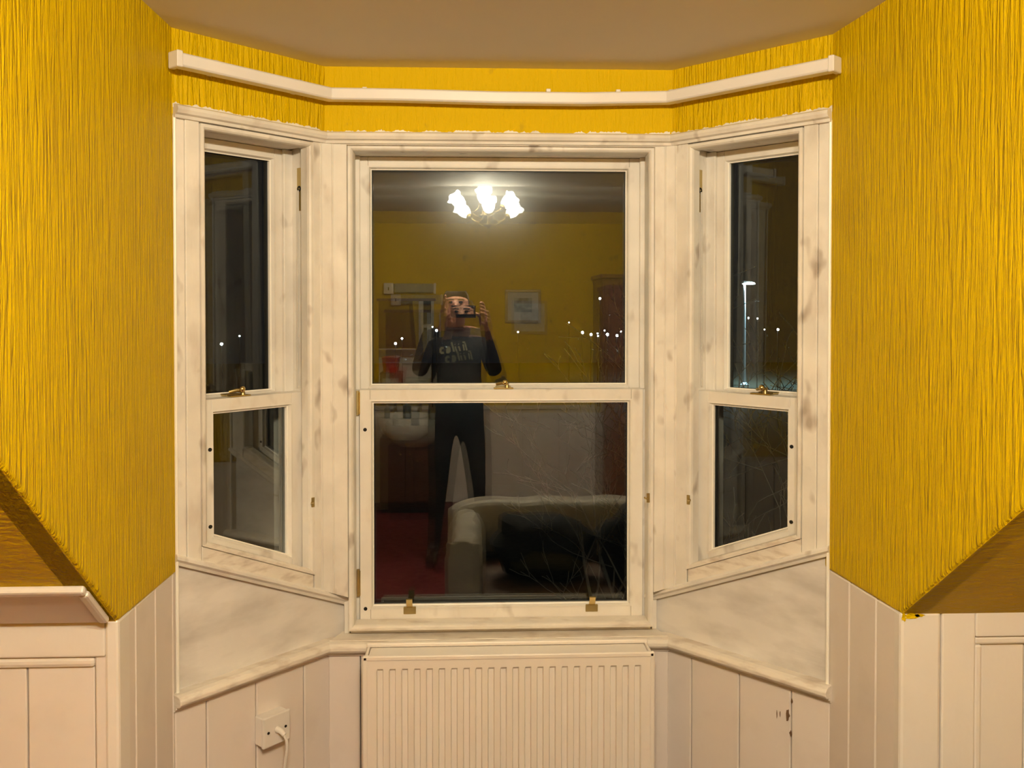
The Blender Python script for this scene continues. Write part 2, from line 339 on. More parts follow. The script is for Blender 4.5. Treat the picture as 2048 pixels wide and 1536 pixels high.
# mouldings: head, dado, sloping sill mouldings
m = MB(); bay_sweep(m, [(-.02,2.057),(.010,2.057),(.019,2.052),(.021,2.044),(.017,2.036),(.009,2.033),(.007,2.026),(-.02,2.026)], UL-.001, UR-.001); m.build('trim_1', 'wood_paint', label='white painted head moulding over the three windows', **S)
m = MB(); bay_sweep(m, [(-.03,.664),(.014,.667),(.025,.664),(.031,.656),(.031,.647),(.024,.639),(.014,.637),(.013,.631),(.007,.629),(.006,.624),(-.03,.621)], UL+.008, UR+.008); m.build('trim_2', 'sill_paint', bevel=.0012, label='white dado rail running round the bay below the windows', **S)
for i, (T, ue) in enumerate(((TL, UL), (TR, UR))):
    m = MB(); pr = [(-.02,.006),(.004,.006),(.009,.001),(.009,-.006),(.002,-.012),(-.001,-.020),(-.02,-.020)]
    m.sweep([[T(u,w,.797+SLOPE*u+z) for w,z in pr] for u in (-.078, ue)]); m.build('trim_%d' % (3+i), 'wood_paint', label='sloping sill moulding of the %s side window' % ('left','right')[i], **S)
rg_ = random.Random(3)
for i, (T, u0, u1) in enumerate(((TL,0,UL),(TC,XL+.006,XR-.006),(TR,0,UR))):
    m = MB(); n = int((u1-u0)/.0035); k = .6; top = []
    for j in range(n+1):
        k = min(1, max(.1, k+rg_.uniform(-.4,.4))); top.append((u0+(u1-u0)*j/n, 2.0575+.0085*k*rg_.uniform(.5,1)))
    for j in range(n):
        (ua,za),(ub,zb) = top[j],top[j+1]; m.wbox(T, ua, ub, -.001, .0022, 2.05, (lambda a,b,c,d: (lambda u: b if u == a else d))(ua,za,ub,zb))
    m.build('trim_%d' % (8+i), 'wood_paint', label='ragged brushed paint edge above the %s window' % ('left','middle','right')[i], **S)
for i, (T, ue) in enumerate(((TL, UL), (TR, UR))):
    m = MB(); m.tube([T(ue-.004,.000,.64),T(ue-.004,.000,1.0),T(ue-.004,.000,2.03)], .0042, 8); m.build('trim_%d' % (11+i), 'seal_white', smooth=True, label='cream filler line where the %s window meets the cheek' % ('left','right')[i], **S)
# flat sill under the middle window
m = MB(); a = TL(-.075,-.02,0); b = TR(-.075,-.02,0)
m.prism([(a.x,.10,.655),(a.x,a.y,.655),(XL+.006,-.012,.655),(XR-.006,-.012,.655),(b.x,b.y,.655),(b.x,.10,.655)], (0,0,.0135)); m.build('trim_5', 'sill_paint', bevel=.003, label='white sill board under the middle window', **S)
# corner posts between the windows
def corner_post(name, T, sx, pts, lab):
    def u_of(p):
        d = Vector((p[0]-(XL if sx < 0 else XR), p[1], 0)); return d.dot(Vector((sx*math.sin(TH), -math.cos(TH), 0)))/KU
    m = MB(); bot = [Vector((x,y,.800+SLOPE*u_of((x,y)))) for x,y in pts]; top = [Vector((x,y,2.032)) for x,y in pts]
    m.sweep([bot, top]); o = m.build(name, 'wood_paint', bevel=.0015, label=lab, **S)
    for x, y in (pts[1], pts[2]):
        m = MB(); m.tube([(x,y-.0005,.802+SLOPE*u_of((x,y))),(x,y-.0005,2.03)], .0032, 6); m.build('bead', 'wood_paint', o, smooth=True)
pl = TL(.013,.0,0); corner_post('trim_6', TL, -1, [(-.3435,0.001),(-.382,0.001),(pl.x,pl.y),(pl.x-.03,pl.y+.045),(-.3435,.09)], 'angled corner post between left and middle windows')
pr_ = TR(.013,.0,0); corner_post('trim_7', TR, 1, [(.503,0.001),(.532,0.001),(pr_.x,pr_.y),(pr_.x+.03,pr_.y+.045),(.503,.09)], 'angled corner post between right and middle windows')

# ------------------------------------------------------------------ windows
def zf(z): return z if callable(z) else (lambda u: z)
def ring(mb, T, u0, u1, zb, zt, d0, w0, d1, w1):
    """mitred sloping ring: outer edge inset d0 at depth w0, inner edge inset d1 at depth w1"""
    zb, zt = zf(zb), zf(zt); P = []
    for d, w in ((d0,w0),(d1,w1)):
        P += [T(u0+d,w,zb(u0+d)+d),T(u1-d,w,zb(u1-d)+d),T(u1-d,w,zt(u1-d)-d),T(u0+d,w,zt(u0+d)-d)]
    mb.add(P, [(i,(i+1)%4,4+(i+1)%4,4+i) for i in range(4)])
def sash(win, nm, T, u0, u1, zb, zt, st0, st1, rb, rt_, w, tilt=(0,0), mt='sash_paint', g='pane_glass', tilt0=(0,0)):
    """frame u0..u1, zb..zt; stiles st0/st1, rails rb/rt_; front at w. Two panes of glass, the outer one not quite parallel"""
    zb, zt = zf(zb), zf(zt); m = MB(); t = .042
    m.wbox(T, u0, u0+st0, w-t, w, zb, zt); m.wbox(T, u1-st1, u1, w-t, w, zb, zt)
    m.wbox(T, u0+st0+.0004, u1-st1-.0004, w-t, w-.0004, zb, lambda u: zb(u)+rb); m.wbox(T, u0+st0+.0004, u1-st1-.0004, w-t, w-.0004, lambda u: zt(u)-rt_, zt)
    o = m.build(nm, mt, win, bevel=.0012)
    gu0, gu1 = u0+st0, u1-st1; gb = lambda u: zb(u)+rb; gt = lambda u: zt(u)-rt_
    m = MB(); ring(m, T, gu0, gu1, gb, gt, -.0015, w+.0003, .003, w+.001); ring(m, T, gu0, gu1, gb, gt, .003, w+.001, .006, w-.006)
    ring(m, T, gu0, gu1, gb, gt, .006, w-.006, .0085, w-.013); ring(m, T, gu0, gu1, gb, gt, .0085, w-.013, .0085, w-.030)
    m.build('glazing_bead', mt, o)
    i = .004; c = []
    for k, (ww, tl) in enumerate(((w-.018,tilt0),(w-.034,tilt))):
        uc = (gu0+gu1)/2; zc = (gb(uc)+gt(uc))/2; P = []
        for u, z in ((gu0+i,gb(gu0+i)+i),(gu1-i,gb(gu1-i)+i),(gu1-i,gt(gu1-i)-i),(gu0+i,gt(gu0+i)-i)):
            P.append(T(u, ww+(u-uc)*tl[0]+(z-zc)*tl[1], z))
        m = MB(); m.add(P, [(0,1,2,3)]); m.build('pane' if k == 0 else 'outer_pane', g if k == 0 else g+'_outer', o, label='pane of double glazing')
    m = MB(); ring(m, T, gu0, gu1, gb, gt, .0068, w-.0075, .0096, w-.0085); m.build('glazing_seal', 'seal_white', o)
    # dark spacer bar edge between the panes
    m = MB(); ring(m, T, gu0, gu1, gb, gt, .0086, w-.0185, .0086, w-.0335); m.build('spacer_bar', 'black_hole', o)
    return o
def disc(T, u, w, z, r, d, n=14):
    m = MB(); m.sweep([[T(u+r*math.cos(2*math.pi*j/n), ww, z+r*math.sin(2*math.pi*j/n)) for j in range(n)] for ww in (w-.001, w+d)]); return m
def fastener(par, T, u, w, z, s=1, turn=0.0):
    """brass sash fastener on the meeting rail: base plate, pivot post with round knob, swinging arm"""
    m = MB(); m.wbox(T, u-.028, u+.028, w-.020, w-.002, z, z+.004); o = m.build('sash_fastener', 'brass', par, bevel=.0015, seg=2, label='brass sash fastener')
    m = MB(); m.lathe(T(u+.010*s,w-.010,z+.003), [(.007,0),(.006,.006),(.0045,.010),(.006,.013)], 12, caps=True); m.build('pivot', 'brass_dull', o, smooth=True)
    m = MB(); m.sphere(T(u+.004*s,w-.004,z+.019), .0085, 12, 8); m.build('knob', 'brass', o, smooth=True)
    m = MB(); m.tube([T(u+.012*s,w-.012,z+.014),T(u-.004*s,w-.014,z+.016),T(u-.020*s,w-.022,z+.012)], [.006,.005,.004], 8); m.build('arm', 'brass_dull', o, smooth=True)
    m = MB(); m.wbox(T, u-.022, u+.022, w-.055, w-.030, z-.001, z+.006); m.build('keeper', 'brass_dull', o, bevel=.002, seg=2)
def hook(par, T, u, w, z, du=.014):
    m = MB(); m.wbox(T, u-.0045, u+.0045, w-.0005, w+.0025, z-.013, z+.013); o = m.build('stop_plate', 'brass_dull', par, bevel=.0008)
    m = MB(); m.tube([T(u,w+.002,z),T(u+du*.3,w+.006,z-.001),T(u+du*.55,w+.0085,z+.001),T(u+du*.6,w+.011,z+.004)], .0022, 7); m.build('hook', 'brass', o, smooth=True)
def staff_beads(win, T, u0, u1, zb, zt, bw, w0, w1):
    """four mitred staff beads round an opening u0..u1 / zb..zt (inner edges)"""
    zb = zf(zb); O = [(u0-bw,zb(u0-bw)-bw),(u1+bw,zb(u1+bw)-bw),(u1+bw,zt+bw),(u0-bw,zt+bw)]; I = [(u0,zb(u0)),(u1,zb(u1)),(u1,zt),(u0,zt)]
    for k in range(4):
        a, b = k, (k+1) % 4
        q = [O[a],O[b],I[b],I[a]]; m = MB()
        # rounded inner edge: three depth layers
        def lerp(p, r, t): return (p[0]+(r[0]-p[0])*t, p[1]+(r[1]-p[1])*t)
        ra = [(O[a],w0),(O[a],w1),(lerp(O[a],I[a],.55),w1),(lerp(O[a],I[a],.85),w1-.0035),(I[a],w1-.009),(I[a],w0)]
        rb = [(O[b],w0),(O[b],w1),(lerp(O[b],I[b],.55),w1),(lerp(O[b],I[b],.85),w1-.0035),(I[b],w1-.009),(I[b],w0)]
        m.sweep([[T(p[0],w,p[1]) for p,w in ra],[T(p[0],w,p[1]) for p,w in rb]]); m.build('staff_bead', 'wood_paint' if k else 'sill_paint', win)
def side_window(n, T, ue, lab, du=0.0):
    win = empty('window_%d' % n, T(.2,0,.85), lab, None, kind='structure')
    o0, o1 = .0527+du, .339+du; zt = 2.009; bw = .0135; ob = sill_line(.852)
    # casing boards
    cl = sill_line(.799)
    for a, b, w in ((.0135,o0-bw-.0026,0.0),(o1+bw+.0012,.388+du,.0),(.3885+du,ue+.006,-.004)):
        m = MB(); m.wbox(T, a, b, -.03, w, cl, 2.031); m.build('casing_board', 'wood_paint', win, bevel=.0015)
    m = MB(); m.wbox(T, o0-bw+.0005, o1+bw-.0005, -.03, -.001, cl, sill_line(.852-bw-.001)); m.build('casing_board', 'sill_paint', win, bevel=.0015)
    # linings of the box frame
    m = MB(); m.wbox(T, o0-.04, o0-.021, -.17, -.012, sill_line(.80), 2.06); m.wbox(T, o1+.010, o1+.03, -.17, -.012, sill_line(.80), 2.06)
    h_ = MB(); h_.wbox(T, o0-.008, o1+.008, -.17, -.012, 2.0135, 2.034); h_.build('head_lining', 'wood_paint', win); m.wbox(T, o0-.03, o1+.03, -.17, -.012, sill_line(.79), sill_line(.812)); m.build('frame_lining', 'wood_paint', win)
    staff_beads(win, T, o0, o1, ob, zt, bw, -.028, .004)
    for a, b in ((o0-.011,o0+.006),(o1-.006,o1+.011)):
        m = MB(); m.wbox(T, a-(.010 if a < .1 else 0), b, -.097, -.087, 1.30, 2.0130); m.build('parting_bead', 'wood_paint', win, bevel=.0015)
    lo = sash(win, 'lower_sash', T, .033+du, .348+du, sill_line(.815), 1.350, .0374, .0504, .051, .028, -.044, (.006,-.008), g='clear_pane', tilt0=(0,0))
    up = sash(win, 'upper_sash', T, .037+du, .348+du, 1.312, 2.0125, .0414, .0504, .037, .024, -.098, (.005,-.010), g='clear_pane', tilt0=(0,0))
    fastener(lo, T, .215+du, -.046, 1.3505, 1 if T is TR else -1)
    hook(win, T, o0-.008, .003, 1.055, .02)
    m = MB(); m.wbox(T, o0-.0212, o0-.0195, -.068, -.050, 1.845, 1.962); pu = m.build('sash_pulley', 'brass_dull', win, label='brass pulley plate set in the frame')
    m = MB(); c = T(o0-.0185,-.060,1.905); m.lathe(c-(T(.004,0,0)-T(0,0,0)), [(.003,0),(.010,.001),(.010,.003),(.003,.004)], 16, axis=T(1,0,0)-T(0,0,0)); m.build('wheel', 'black_hole', pu, smooth=True)
    m = MB(); m.tube([T(o0-.016,-.060,1.900),T(o0-.016,-.062,1.60),T(o0-.016,-.064,1.36)], .003, 6); m.build('sash_cord', 'throw_cloth', pu, smooth=True)
    for z in (1.225,1.032):
        disc(T, .303+du, -.0435, z, .0048, .001).build('travel_stop_hole', 'black_hole', lo)
    return win
side_window(1, TL, UL, 'narrow left bay sash window with a sloping sill')
side_window(3, TR, UR, 'narrow right bay sash window with a sloping sill', .012)

win = empty('window_2', (.08,0,.67), 'wide middle bay sash window above the radiator', None, kind='structure')
CU0, CU1, CZB, CZT, bw = -.3285, .4895, .700, 2.010, .0140
fw = -.042
for a, b in ((-.360,CU0-bw-.0024),(CU1+bw+.0024,.520)):
    m = MB(); m.wbox(TC, a, b, -.09, fw, .668, 2.031); m.build('casing_board', 'wood_paint', win, bevel=.001)
m = MB(); m.wbox(TC, CU0-bw, CU1+bw, -.09, fw+.002, .668, CZB-bw-.001); m.build('casing_board', 'sill_paint', win, bevel=.002)
m = MB(); m.wbox(TC, -.36, .52, -.04, .0, 2.0235, 2.031); m.build('casing_board', 'wood_paint', win, bevel=.001)
m = MB(); m.wbox(TC, CU0-.03, CU0-.008, -.19, -.045, .66, 2.06); m.wbox(TC, CU1+.008, CU1+.03, -.19, -.045, .66, 2.06)
h_ = MB(); h_.wbox(TC, CU0-.007, CU1+.007, -.19, -.045, 2.0135, 2.034); h_.build('head_lining', 'wood_paint', win); m.wbox(TC, CU0-.03, CU1+.03, -.19, -.045, .66, .694); m.build('frame_lining', 'wood_paint', win)
staff_beads(win, TC, CU0, CU1, CZB, CZT, bw, -.062, -.012)
for a, b in ((CU0-.009,CU0+.006),(CU1-.006,CU1+.009)):
    m = MB(); m.wbox(TC, a, b, -.119, -.110, 1.30, 2.014); m.build('parting_bead', 'wood_paint', win, bevel=.0015)
lo = sash(win, 'lower_sash', TC, -.3190, .4845, .694, 1.348, .0294, .0334, .0337, .029, -.064, (.006,-.006))
up = sash(win, 'upper_sash', TC, -.3345, .4935, 1.313, 2.0125, .0339, .0388, .037, .027, -.122, (.005,-.0085))
fastener(lo, TC, .087, -.066, 1.3485, 1)
for u in (-.179,.338):
    m = MB(); m.wbox(TC, u-.0175, u+.0175, -.0645, -.061, .713, .734); l = m.build('sash_lift', 'brass_dull', lo, bevel=.001, label='brass sash lift hook')
    m = MB(); pr = [(-.063,.730),(-.055,.736),(-.047,.748),(-.043,.760),(-.046,.762),(-.050,.751),(-.057,.741),(-.064,.734)]
    m.sweep([[TC(uu,w,z) for w,z in pr] for uu in (u-.0085,u+.0085)]); m.build('finger_hook', 'brass', l, smooth=True)
for z0, z1 in ((1.277,1.346),(.764,.842)):
    m = MB(); m.wbox(TC, -.3275, -.3200, -.066, -.061, z0, z1); h = m.build('sash_hinge', 'brass_dull', win, bevel=.0008, label='slim brass hinge at the sash edge')
    m = MB(); m.tube([TC(-.3195,-.0605,z0+.004),TC(-.3195,-.0605,z1-.004)], .0026, 8); m.build('knuckle', 'brass', h, smooth=True)
for u0, u1 in ((-.334,-.3212),(.4862,.496)):
    m = MB(); m.wbox(TC, u0, u1, -.112, -.072, .69, 1.346); m.build('jamb_strip', 'wood_paint', win)
hook(win, TC, CU1-.0005, -.014, 1.048, -.02)
for z in (1.236,.729): disc(TC, -.3035, -.0638, z, .0052, .001).build('travel_stop_hole', 'black_hole', lo)

# rest of the room shell
YW = 'yellow_paper_soft'; DZ = 0.75
for nm, b in (('wall_side_left',(XW0-.08,XW0,BACK,0,0,CEIL2)),('wall_side_right',(XW1,XW1+.08,BACK,0,0,CEIL2)),('wall_back',(XW0,XW1,BACK-.08,BACK,0,CEIL2))):
    m = MB(); m.box(*b); m.build(nm, YW, **S)
wp = empty('wall_wainscot_back', (0,BACK,0), 'off-white panelled lower part of the back wall', None, **S)
m = MB(); m.box(XW0, XW1, BACK, BACK+.03, DZ, DZ+.035); m.build('dado_rail', 'gloss_white', wp, bevel=.006)
n = 16
for i in range(n):
    a = XW0+(XW1-XW0)*i/n; b = XW0+(XW1-XW0)*(i+1)/n; m = MB(); m.box(a+.001, b-.001, BACK, BACK+.015, .14, DZ); m.build('board', 'board_white', wp, bevel=.003)
m = MB(); m.box(XW0, XW1, BACK, BACK+.025, 0, .14); m.build('baseboard_back', 'gloss_white', label='white skirting board along the back wall', bevel=.005, **S)

# ================================================================== THINGS IN THE BAY
# curtain rail
cr = empty('curtain_rail', (.074,-.05,2.132), 'white curtain rail bent round the bay above the windows', 'curtain rail')
m = MB(); bay_sweep(m, [(.030,2.132),(.056,2.132),(.060,2.136),(.060,2.160),(.056,2.164),(.030,2.164)], UL+.017, UR+.026, [(-.2,-.001),(.07,-.006),(.3,-.006),(.45,-.002)]); m.build('track', 'rail_plastic', cr, bevel=.001)
m = MB(); m.wbox(TL, UL+.012, UL+.026, .027, .063, 2.129, 2.167); m.build('end_cap', 'rail_plastic', cr, bevel=.002)
m = MB(); m.wbox(TR, UR+.021, UR+.035, .027, .063, 2.129, 2.167); m.build('end_cap', 'rail_plastic', cr, bevel=.002)
for T, u in ((TL,.33),(TL,.10),(TC,-.29),(TC,.205),(TC,.395),(TR,.02),(TR,.33)):
    m = MB(); m.wbox(T, u-.006, u+.006, -.001, .034, 2.1635, 2.172); m.wbox(T, u-.006, u+.006, -.001, .006, 2.140, 2.172); m.build('bracket', 'rail_plastic', cr, bevel=.001)
# radiator with pressed flutes
rd = empty('radiator', (.095,-.105,.10), 'white double panel radiator with vertical flutes under the middle window', 'radiator')
RX0, RX1, RZ0, RZ1 = -.285, .474, .10, .674
def fluted(yf, sgn):
    m = MB(); n = 22; p = (RX1-RX0-.056)/n; xs = [(RX0,0)]
    for i in range(n):
        a = RX0+.028+i*p; xs += [(a+p*.22,0),(a+p*.30,.009),(a+p*.70,.009),(a+p*.78,0)]
    xs += [(RX1,0)]
    zs = [(RZ0,0),(RZ0+.030,0),(RZ0+.036,1),(RZ1-.036,1),(RZ1-.029,0),(RZ1,0)]
    V = [[Vector((x, yf+sgn*d*k, z)) for x, d in xs] for z, k in zs]; nn = len(xs); k0 = 0
    for r in V: m.v += r
    for i in range(len(zs)-1):
        for j in range(nn-1): a = i*nn+j; m.f.append((a,a+1,a+nn+1,a+nn))
    return m
fluted(-.157, 1).build('front_panel', 'radiator_enamel', rd)
fluted(-.060, -1).build('rear_panel', 'radiator_enamel', rd)
for nm, x0, x1, y0, y1, z0, z1 in (('panel_edge',RX0-.001,RX0+.012,-.159,-.147,RZ0,RZ1+.004),('panel_edge',RX1-.012,RX1+.001,-.159,-.147,RZ0,RZ1+.004),('panel_edge',RX0,RX1,-.159,-.147,RZ1-.008,RZ1+.005),
    ('panel_edge',RX0,RX1,-.068,-.058,RZ1-.006,RZ1+.006),('end_cover',RX0+.002,RX0+.010,-.149,-.060,RZ0+.01,RZ1-.002),('end_cover',RX1-.010,RX1-.002,-.149,-.060,RZ0+.01,RZ1-.002)):
    m = MB(); m.box(x0,x1,y0,y1,z0,z1); m.build(nm, 'radiator_enamel', rd, bevel=.003, seg=2)
m = MB(); m.box(RX0+.011, RX1-.011, -.138, -.069, RZ1-.016, RZ1-.004); m.build('top_cover', 'radiator_enamel', rd, bevel=.004, seg=2)
for x in (RX0+.03, RX1-.03):
    m = MB(); m.tube([(x,-.11,0.002),(x,-.11,.13)], .0075, 10); m.build('pipe', 'radiator_enamel', rd, smooth=True)
# flex outlet with cable on the boarded wall
fo = empty('flex_outlet', TL(.174,.0,.463), 'square white flex outlet box on the boarded wall under the left window', 'cable outlet')
m = MB(); m.wbox(TL, .143, .216, .0, .026, .463, .537); m.build('back_box', 'plastic_white', fo, bevel=.003, seg=2)
m = MB(); m.wbox(TL, .141, .218, .0265, .036, .461, .539); m.build('face_plate', 'plastic_white', fo, bevel=.003, seg=2)
for u in (.155, .204): disc(TL, u, .0362, .499, .0035, .0006).build('screw', 'black_hole', fo)
m = MB(); m.tube([TL(.1795,.035,.500),TL(.177,.048,.498),TL(.175,.058,.490)], [.0085,.0075,.006], 10); m.build('cord_grip', 'plastic_white', fo, smooth=True)
m = MB(); m.tube([TL(.176,.054,.494),TL(.173,.062,.480),TL(.169,.060,.455),TL(.168,.052,.42),TL(.169,.045,.38),TL(.172,.04,.30),TL(.176,.03,.15),TL(.178,.02,.01)], .0040, 8); m.build('cable', 'plastic_white', fo, smooth=True)

# chipped paint on the right boarding, yellow smears on the knee walls
def patch(par, T, pts, mt, nm, w=.0004, d=.0008, seed=1):
    rn = random.Random(seed); c = (sum(q[0] for q in pts)/len(pts), sum(q[1] for q in pts)/len(pts)); m = MB()
    m.sweep([[T(u,w,z) for u,z in pts],[T(u,w+d,z) for u,z in pts]]); m.build(nm, mt, par)
def blob(u, z, ru, rz, seed, n=11):
    rn = random.Random(seed); return [(u+ru*rn.uniform(.5,1)*math.cos(2*math.pi*k/n), z+rz*rn.uniform(.5,1)*math.sin(2*math.pi*k/n)) for k in range(n)]
wr_d = D.objects['wall_dado_right']
for k, (u, z, ru, rz) in enumerate(((.334,.556,.006,.020),(.342,.513,.004,.009),(.306,.549,.0015,.012),(.314,.552,.0012,.009),(.344,.595,.003,.008))): patch(wr_d, TR, blob(u,z,ru,rz,k+2), 'chip_brown', 'paint_chip')
x0 = RX(KR); zt = KZ-.012
TKR = lambda u, w, z: Vector((u, KR-.002-w, z))
for k, (u, z, ru, rz) in enumerate(((x0+.022,zt-.004,.020,.008),(x0+.006,zt-.006,.006,.012),(x0+.040,zt-.002,.012,.005))): patch(kw, TKR, blob(u,z,ru,rz,k+20), 'yellow_slope', 'paint_smear')

# ================================================================== THE ROOM SEEN IN THE GLASS
GU, GL = .142, .084            # depth of the upper and lower pane of the middle window
# chandelier: three arms with tulip glass shades
CX, CYY = mir(967,400,-2.49,GU).x, -2.49; CZ = 2.085; KS = .74
ch = empty('chandelier', (CX,CYY,CEIL2), 'three arm brass ceiling light with glowing tulip glass shades', 'ceiling light')
m = MB(); m.lathe((CX,CYY,CEIL2), [(.0,-.030),(.03,-.030),(.05,-.018),(.055,-.002),(.055,0)], 24); m.build('ceiling_rose', 'brass', ch, smooth=True)
m = MB(); m.tube([(CX,CYY,CEIL2-.02),(CX,CYY,CZ+.035)], .006, 10); m.build('stem', 'brass', ch, smooth=True)
m = MB(); m.lathe((CX,CYY,CZ), [(.0,0),(.006,.006),(.012,.014),(.030,.020),(.030,.024),(.010,.034),(.007,.05)], 18); m.build('finial', 'brass', ch, smooth=True)
for k, ang in enumerate((90,210,330)):
    c, s = math.cos(math.radians(ang)), math.sin(math.radians(ang))
    P = lambda r, z: Vector((CX+c*r*KS, CYY+s*r*KS, CZ+z*KS))
    arm = MB().tube([P(.006,.24),P(.02,.155),P(.05,.085),P(.09,.06),P(.13,.07),P(.165,.10)], .0042, 8).build('arm', 'brass', ch, smooth=True)
    MB().tube([P(.01,.02),P(.06,.03),P(.11,.06),P(.155,.097)], .0022, 6).build('scroll', 'brass', arm, smooth=True)
    ax = Vector((c*.74,s*.74,.67)).normalized(); b0 = P(.165,.10)
    hold = MB().lathe(b0, [(.004,-.006),(.016,0),(.018,.014),(.014,.022)], 14, axis=ax, caps=True).build('lamp_holder', 'brass', ch, smooth=True)
    MB().lathe(b0+ax*.012, [(.014,0),(.027,.014),(.035,.034),(.038,.05),(.036,.066),(.041,.080),(.049,.088)], 30, axis=ax, ripple=.009, lobes=5).build('lamp_shade', 'lamp_glass', ch, smooth=True, label='glowing tulip shaped glass shade')
    MB().sphere(b0+ax*.052, (.014,.014,.021), 12, 8).build('bulb', 'bulb', hold, smooth=True)
    nm_ = 'chandelier_bulb_%s_offscreen' % ('front','left','right')[k]; ld = D.lights.new(nm_, 'POINT'); ld.energy = LAMP_W; ld.color = LAMP_COL; ld.shadow_soft_size = .03
    lo_ = D.objects.new(nm_, ld); COL.objects.link(lo_); lo_.parent = ch; lo_.location = b0+ax*.066-ORG[ch]
# framed picture
a = mir(1010,579,BACK,GU); b = mir(1082,646,BACK,GU); y = BACK
pf = empty('picture_frame', ((a.x+b.x)/2,y,b.z), 'small framed blue-grey print hanging on the yellow back wall', 'picture')
for nm, x0, x1, z0, z1 in (('frame_rail',a.x,b.x,a.z-.022,a.z),('frame_rail',a.x,b.x,b.z,b.z+.022),('frame_stile',a.x,a.x+.022,b.z+.022,a.z-.022),('frame_stile',b.x-.022,b.x,b.z+.022,a.z-.022)):
    m = MB(); m.box(x0,x1,y+.001,y+.024,z0,z1); m.build(nm, 'frame_gilt', pf, bevel=.004, seg=2)
m = MB(); m.box(a.x+.02,b.x-.02,y+.001,y+.010,b.z+.02,a.z-.02); m.build('mount', 'mount_card', pf)
m = MB(); m.box(a.x+.075,b.x-.075,y+.010,y+.0115,b.z+.09,a.z-.07); m.build('print', 'picture_print', pf)
# mirror, strip light, shelf, basin unit against the back wall
a = mir(757,602,BACK,GU); b = mir(868,776,BACK,GU)
mi = empty('wall_mirror', ((a.x+b.x)/2,BACK,b.z), 'large wall mirror above the washbasin, reflecting the bay', 'mirror')
m = MB(); m.box(a.x,b.x,BACK+.002,BACK+.010,b.z,a.z); m.build('mirror_glass', 'mirror_glass', mi)
m = MB(); m.box(a.x-.015,b.x+.015,BACK+.001,BACK+.03,a.z,a.z+.022); m.build('top_trim', 'mid_wood', mi, bevel=.003)
c = mir(768,566,BACK,GU); d = mir(872,588,BACK,GU)
sl = empty('strip_light', ((c.x+d.x)/2,BACK,d.z), 'grey wall strip light with white end caps above the mirror', 'wall light')
m = MB(); m.box(c.x+.085,d.x-.02,BACK+.001,BACK+.07,d.z+.01,c.z-.004); m.build('diffuser', 'clear_plastic', sl, bevel=.012, seg=3)
m = MB(); m.box(c.x,c.x+.08,BACK+.001,BACK+.06,d.z,c.z); m.build('end_cap', 'plastic_white', sl, bevel=.005)
m = MB(); m.box(d.x-.019,d.x,BACK+.001,BACK+.06,d.z,c.z); m.build('end_cap', 'plastic_white', sl, bevel=.005)
m = MB(); m.box(c.x+.035,c.x+.045,BACK+.06,BACK+.064,d.z+.03,d.z+.055); m.build('switch', 'black_hole', sl)
zs = b.z-.012
sh = empty('wall_shelf', ((a.x+b.x)/2,BACK,zs-.02), 'dark wooden shelf below the mirror', 'shelf')
m = MB(); m.box(a.x-.03,b.x+.03,BACK+.001,BACK+.16,zs-.018,zs); m.build('shelf_board', 'dark_wood', sh, bevel=.003)
for x in (a.x+.04,b.x-.04):
    m = MB(); m.prism([(x-.01,BACK+.001,zs-.018),(x-.01,BACK+.12,zs-.018),(x-.01,BACK+.001,zs-.11)], (.02,0,0)); m.build('bracket', 'dark_wood', sh)
def boxthing(nm, x0, x1, z0, z1, mt, lab, cat, lid=None, dy=.10):
    r = empty(nm, ((x0+x1)/2,BACK+.03+dy/2,z0), lab, cat)
    m = MB(); m.box(x0,x1,BACK+.03,BACK+.03+dy,z0+.0008,z1); m.build('body', mt, r, bevel=.006, seg=2)
    m = MB(); m.box(x0-.004,x1+.004,BACK+.026,BACK+.034+dy,z1+.0004,z1+.016); m.build('lid', lid or mt, r, bevel=.004)
    m = MB(); m.box(x0+.02,x1-.02,BACK+.03+dy,BACK+.031+dy,z0+.03,z1-.03); m.build('label_patch', 'pale_card', r)
xa = a.x+.02; 
boxthing('storage_box', xa, xa+.17, zs, zs+.13, 'brown_card', 'brown patterned box on the shelf under the red tub', 'box')
z2 = zs+.148
r = empty('plastic_tub', (xa+.08,BACK+.09,z2), 'red plastic tub standing on the brown box', 'tub')
m = MB(); m.lathe((xa+.08,BACK+.085,z2+.0005), [(0,0),(.055,0),(.065,.08),(.065,.10)], 24); m.build('body', 'red_plastic', r, smooth=True)
m = MB(); m.lathe((xa+.08,BACK+.085,z2+.1005), [(.070,0),(.070,.018),(.06,.024),(0,.026)], 24); m.build('lid', 'red_plastic', r, smooth=True)
boxthing('cardboard_box', xa+.20, xa+.40, zs, zs+.075, 'pale_card', 'low pale green box lying on the shelf', 'box')
# washbasin in a dark cabinet
p0 = mir(748,835,BACK+0.5500,GL); p1 = mir(868,880,BACK+0.5500,GL); vx0, vx1 = p0.x, p1.x; zr = .74
vu = empty('washbasin_unit', ((vx0+vx1)/2,BACK+0.3000,0), 'white washbasin set in a dark brown cabinet by the back wall', 'washbasin')
m = MB(); m.box(vx0+.03,vx1-.02,BACK+.02,BACK+0.4400,.08,zr-.16); m.build('cabinet_body', 'dark_wood', vu, bevel=.004)
for i in range(2):
    xm = vx0+.04+i*(vx1-vx0-.07)/2; dr_ = MB().box(xm,xm+(vx1-vx0-.07)/2-.006,BACK+0.4405,BACK+0.4580,.10,zr-.19).build('door', 'dark_wood', vu, bevel=.004)
    MB().sphere((xm+(.03 if i else (vx1-vx0)/2-.075),BACK+0.4660,.46), .011, 10, 6).build('knob', 'brass', dr_, smooth=True)
m = MB(); m.box(vx0+.04,vx1-.03,BACK+.02,BACK+0.4000,0,.08); m.build('plinth', 'black_hole', vu)
